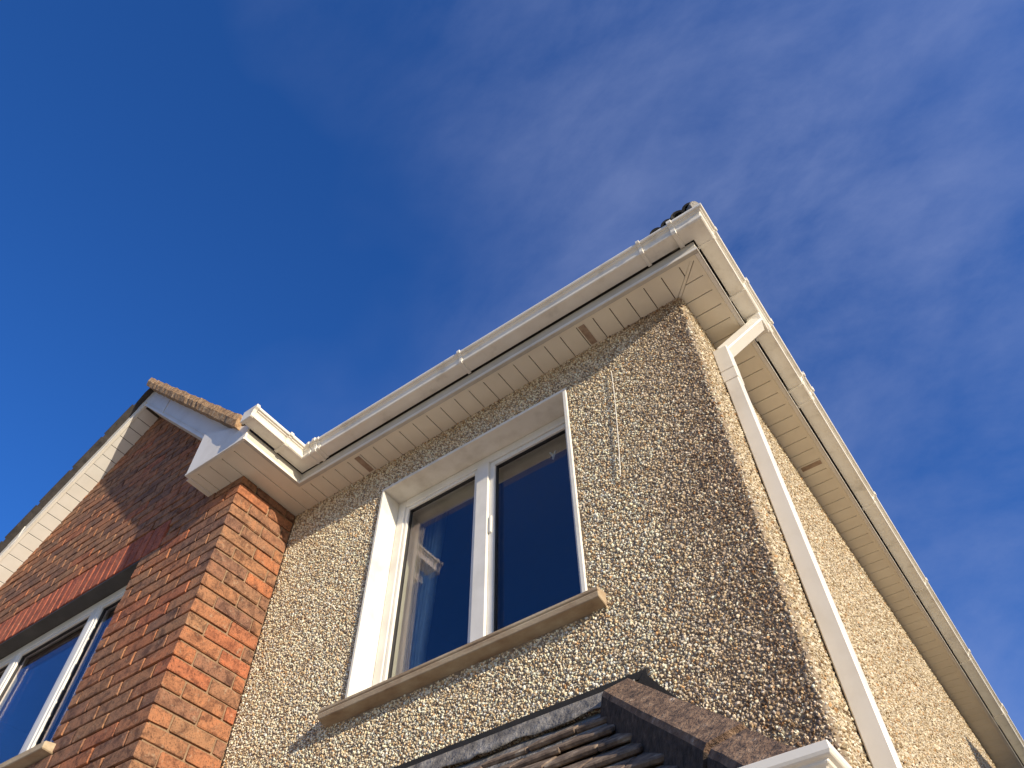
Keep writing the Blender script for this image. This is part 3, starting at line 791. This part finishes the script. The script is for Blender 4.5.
# verge of the gable: bedding mortar and stepped tiles
def verge(side, u0, u1, name, mat, th=0.108, VY=VY):
    m = MB(); n = 46
    A = []
    for i in range(n + 1):
        uu = u0 + (u1 - u0) * i / n
        lo = UND + random.uniform(-0.004, 0.003); hi = UND + th + random.uniform(-0.007, 0.004)
        bul = random.uniform(-0.004, 0.004)
        A += [(AX + side * uu, VY + bul, AZ - uu + lo), (AX + side * uu, VY - 0.006 + bul, AZ - uu + (lo + hi) / 2), (AX + side * uu, VY + 0.004 + bul, AZ - uu + hi), (AX + side * uu, VY + 0.12, AZ - uu + hi), (AX + side * uu, VY + 0.12, AZ - uu + lo)]
    f = [(i * 5 + j, i * 5 + (j + 1) % 5, (i + 1) * 5 + (j + 1) % 5, (i + 1) * 5 + j) for i in range(n) for j in range(5)]
    m.add(A, f + [(0, 1, 2, 3, 4), tuple(n * 5 + j for j in (4, 3, 2, 1, 0))])
    return m.build(name, mat, house)
vm = verge(1, 0.0, 1.71, 'verge_mortar', VERGE)
vm['label'] = 'lichened brown mortar verge of the gable roof'
verge(-1, 0.0005, 1.75, 'verge_mortar', TILE_DARK, 0.022, 1.352)
gt = tile_mesh(0.30, 0.30, 0.020, TILE_DARK, 0.016)
for s in (1, -1):
    for r in range(7):
        uu = 1.74 - r * 0.232
        for c in range(3):
            put(gt, 'roof_tile', roof_o, (AX + s * uu, (VY + 0.035 if s > 0 else 1.348) + 0.14 + c * 0.30, AZ - uu + UND + (0.084 if s > 0 else 0.022)), (0, s, 0), (-s, 0, 0.93))
rt = cap_mesh(0.12, 0.32, 0.018, TILE)
for i in range(5):
    put(rt, 'ridge_tile', roof_o, (AX, VY + 0.30 + i * 0.30, AZ + UND - 0.14), (1, 0, 0), (0, 1, -0.01))

# ---------------------------------------------------------------- porch roof against the front wall
porch = thing('porch', 'brown tiled lean-to porch roof with lead flashing and white gutter below the window', 'porch', (-1.1, 1.5, 0))
HX, HY, HZ = -0.93, 1.905, 1.205      # where the hip leaves the wall
TS = 1.10                             # rise over run of both slopes
HL = 0.545                            # plan length of the hip along each axis
deck = MB()
deck.prism([(-3.0, HY, HZ - 0.03), (HX, HY, HZ - 0.03), (HX + HL, HY - HL, HZ - 0.03 - HL * TS), (-3.0, HY - HL, HZ - 0.03 - HL * TS)], (0, 0, -0.03))
deck.prism([(HX, HY, HZ - 0.03), (HX + HL, HY, HZ - 0.03 - HL * TS), (HX + HL, HY - HL, HZ - 0.03 - HL * TS)], (0, 0, -0.03))
pdk = deck.build('roof_deck', TILE_BLACK, porch)
for xx in (-2.9, -0.55):
    MB().box(xx, xx + 0.1, 1.42, 1.52, -H, 0.70).build('post', PVC, porch, 0.004)
def flat_tile():
    m = MB().box(-0.0825, 0.0825, 0, 0.17, -0.008, 0.008)
    me = m.mesh('roof_tile', TILE, 0.004)
    for vv in me.vertices: vv.co.z -= 0.25 * vv.co.x ** 2
    return me
ft = [flat_tile() for _ in range(3)]
GA = 0.104                            # gauge along the slope
cs = 1 / math.sqrt(1 + TS * TS)
for r in range(9):
    run = 0.065 + r * GA * cs
    yy, zz = HY - run, HZ - run * TS
    x = HX + run - 0.13 - (0.083 if r % 2 else 0)
    while x > -2.95:
        put(random.choice(ft), 'roof_tile', pdk, (x + random.uniform(-0.003, 0.003), yy + random.uniform(-0.004, 0.004), zz + 0.040 + random.uniform(-0.004, 0.004)), (1, random.uniform(-0.012, 0.012), random.uniform(-0.02, 0.02)), (0, 1, TS - 0.34))
        x -= 0.168
    y = HY - run + 0.13 + (0.083 if r % 2 else 0)
    while y < WY - 0.09:
        put(random.choice(ft), 'roof_tile', pdk, (HX + run, y, zz + 0.036), (0, 1, 0), (-1, 0, TS - 0.34))
        y += 0.168
# angular hip caps
def angle_cap(l):
    m = MB()
    sec = [(-0.076, -0.138), (-0.076, -0.056), (-0.070, -0.041), (0.0, 0.0), (0.070, -0.041), (0.076, -0.056), (0.076, -0.150), (0.055, -0.150), (0.0, -0.10), (-0.055, -0.150)]
    n = 8; vs = []; k = len(sec)
    for i in range(n + 1):
        jx, jz = random.uniform(-0.002, 0.002), random.uniform(-0.002, 0.002)
        vs += [(x + jx, l * i / n, z + jz) for x, z in sec]
    fs = [(i * k + j, i * k + (j + 1) % k, (i + 1) * k + (j + 1) % k, (i + 1) * k + j) for i in range(n) for j in range(k)]
    for b0 in (0, n * k):
        fs += [(b0 + 0, b0 + 1, b0 + 8, b0 + 9), (b0 + 1, b0 + 2, b0 + 3, b0 + 8), (b0 + 8, b0 + 3, b0 + 4, b0 + 5), (b0 + 8, b0 + 5, b0 + 6, b0 + 7)]
    m.add(vs, fs)
    me = m.mesh('hip_tile', CAP, 0.0)
    me.materials.append(CAP_BED_SHADE)
    for p in me.polygons:
        if p.center.z < -0.06: p.material_index = 1  # lower flank takes the colour with shade painted in
    return me
for i, (t0, l, dz) in enumerate(((0.57, 0.235, -0.008), (0.43, 0.80, 0.0))):
    put(angle_cap(l), 'hip_tile', porch, (-0.895 + t0, 1.87 - t0, 1.287 - t0 * TS + dz), (1, 1, 0), (-1, 1, TS))
# lead: a dressed upper flashing turned into a chase, and the apron below it
def lead(name, y0, y1, z0, z1, x0, x1, amp, parent):
    m = MB(); n = 60; rows = 5; V = []
    for i in range(n + 1):
        for j in range(rows):
            q = j / (rows - 1); xx = x0 + (x1 - x0) * i / n
            wob = amp * (math.sin(xx * 17 + j) * 0.5 + math.sin(xx * 41 + 2 * j) * 0.3 + random.uniform(-0.35, 0.35)) * q
            V.append((xx, y0 + (y1 - y0) * q + wob, z0 + (z1 - z0) * q + (amp * 0.7 * math.sin(xx * 23) + amp * random.uniform(-0.5, 0.5)) * (q > 0.9)))
    m.add(V, [(i * rows + j, (i + 1) * rows + j, (i + 1) * rows + j + 1, i * rows + j + 1) for i in range(n) for j in range(rows - 1)])
    o = m.build(name, LEAD, parent)
    for p in o.data.polygons: p.use_smooth = True
    md = o.modifiers.new('thickness', 'SOLIDIFY'); md.thickness = 0.003
    return o
lead('lead_flashing', WY - 0.014, WY - 0.036, 1.306, 1.242, -3.0, -0.90, 0.007, porch)
lead('lead_apron', WY - 0.018, WY - 0.085, 1.245, 1.150, -3.0, -0.93, 0.006, porch)
MB().box(-3.0, -0.86, WY - 0.010, WY - 0.001, 1.306, 1.331).build('chase_shade', TILE_BLACK, porch)  # black strip painting the shadow of the slot above the lead
MB().prism([(-0.870, WY - 0.0115, 1.322), (-0.90, WY - 0.0115, 1.29), (-0.790, WY - 0.0115, 1.185), (-0.780, WY - 0.0115, 1.205)], (0, 0.009, 0)).build('chase_shade', TILE_BLACK, porch)  # the same painted shadow, running down beside the hip
# fascia and gutter of the porch
pg = [(-3.0, 1.351), (-0.376, 1.351), (-0.376, WY - 0.02)]
pz = 0.560
MB().sweep([(0, pz - 0.10), (0, pz + 0.02), (-0.02, pz + 0.02), (-0.02, pz - 0.10)], pg).build('fascia', PVC, porch, 0.002)
gz_old = gz; gz = pz
pgut = MB().sweep([(d * 0.9 + 0.001, z) for d, z in gprof()], pg).build('gutter', PVC_GUTTER, porch)
MB().sweep([(d * 0.9 + 0.001, z) for d, z in gprof(0.006)], [(-0.52, 1.351), (-0.376, 1.351), (-0.376, 1.47)]).build('gutter_union', PVC_GUTTER, pgut, 0.0015)
gz = gz_old

# ---------------------------------------------------------------- the house next door, whose hip roof shades the far end of the side wall
nb = thing('house', 'neighbouring pebbledashed house with a hipped roof standing beyond the side passage', 'house', (5.5, 8.5, 0))
NX, NY, NZ = 2.0, 4.95, 3.40
MB().box(NX + 0.2, 9.0, NY + 0.2, 12.4, -H, NZ - 0.02).build('wall', RENDER, nb)
nr = MB()
a, b, c, d, h = NX, NY, 9.2, 12.6, 3.6 * 0.6
nr.add([(a, b, NZ), (c, b, NZ), (c, d, NZ), (a, d, NZ), (a + 3.6, b + 3.6, NZ + h), (a + 3.6, d - 3.6, NZ + h)], [(0, 1, 4), (1, 2, 5, 4), (2, 3, 5), (3, 0, 4, 5), (3, 2, 1, 0)])
nr.build('roof', TILE, nb)
MB().sweep([(0.0, NZ - 0.2), (0.0, NZ - 0.004), (-0.02, NZ - 0.004), (-0.02, NZ - 0.2)], [(c, d), (a + 0.01, d), (a + 0.01, b + 0.01), (c, b + 0.01)][::-1]).build('fascia', PVC, nb)

# ---------------------------------------------------------------- curtain drawn back inside the front window
CURT = simple('curtain_cloth', [(0.3, (0.26, 0.38, 0.55)), (0.7, (0.34, 0.47, 0.65))], 20, 0.9)
cv, cf = [], []
NC = 60
for i in range(NC + 1):
    xx = OX0 - 0.12 + 0.185 * i / NC
    yy_ = WY + TH + 0.075 + 0.028 * math.sin(i * 0.95) + 0.008 * math.sin(i * 1.9)
    cv += [(xx, yy_, 1.2), (xx - 0.02 * i / NC, yy_ + 0.01, 2.1), (xx + 0.05 * i / NC, yy_, 2.95)]
cf = [(i * 3 + j, (i + 1) * 3 + j, (i + 1) * 3 + j + 1, i * 3 + j + 1) for i in range(NC) for j in range(2)]
cu = MB().add(cv, cf).build('curtain', CURT, None)
for p in cu.data.polygons: p.use_smooth = True
cu.modifiers.new('thickness', 'SOLIDIFY').thickness = 0.002
cu['label'] = 'blue-grey curtain drawn back behind the left light of the pebbledash window'; cu['category'] = 'curtain'
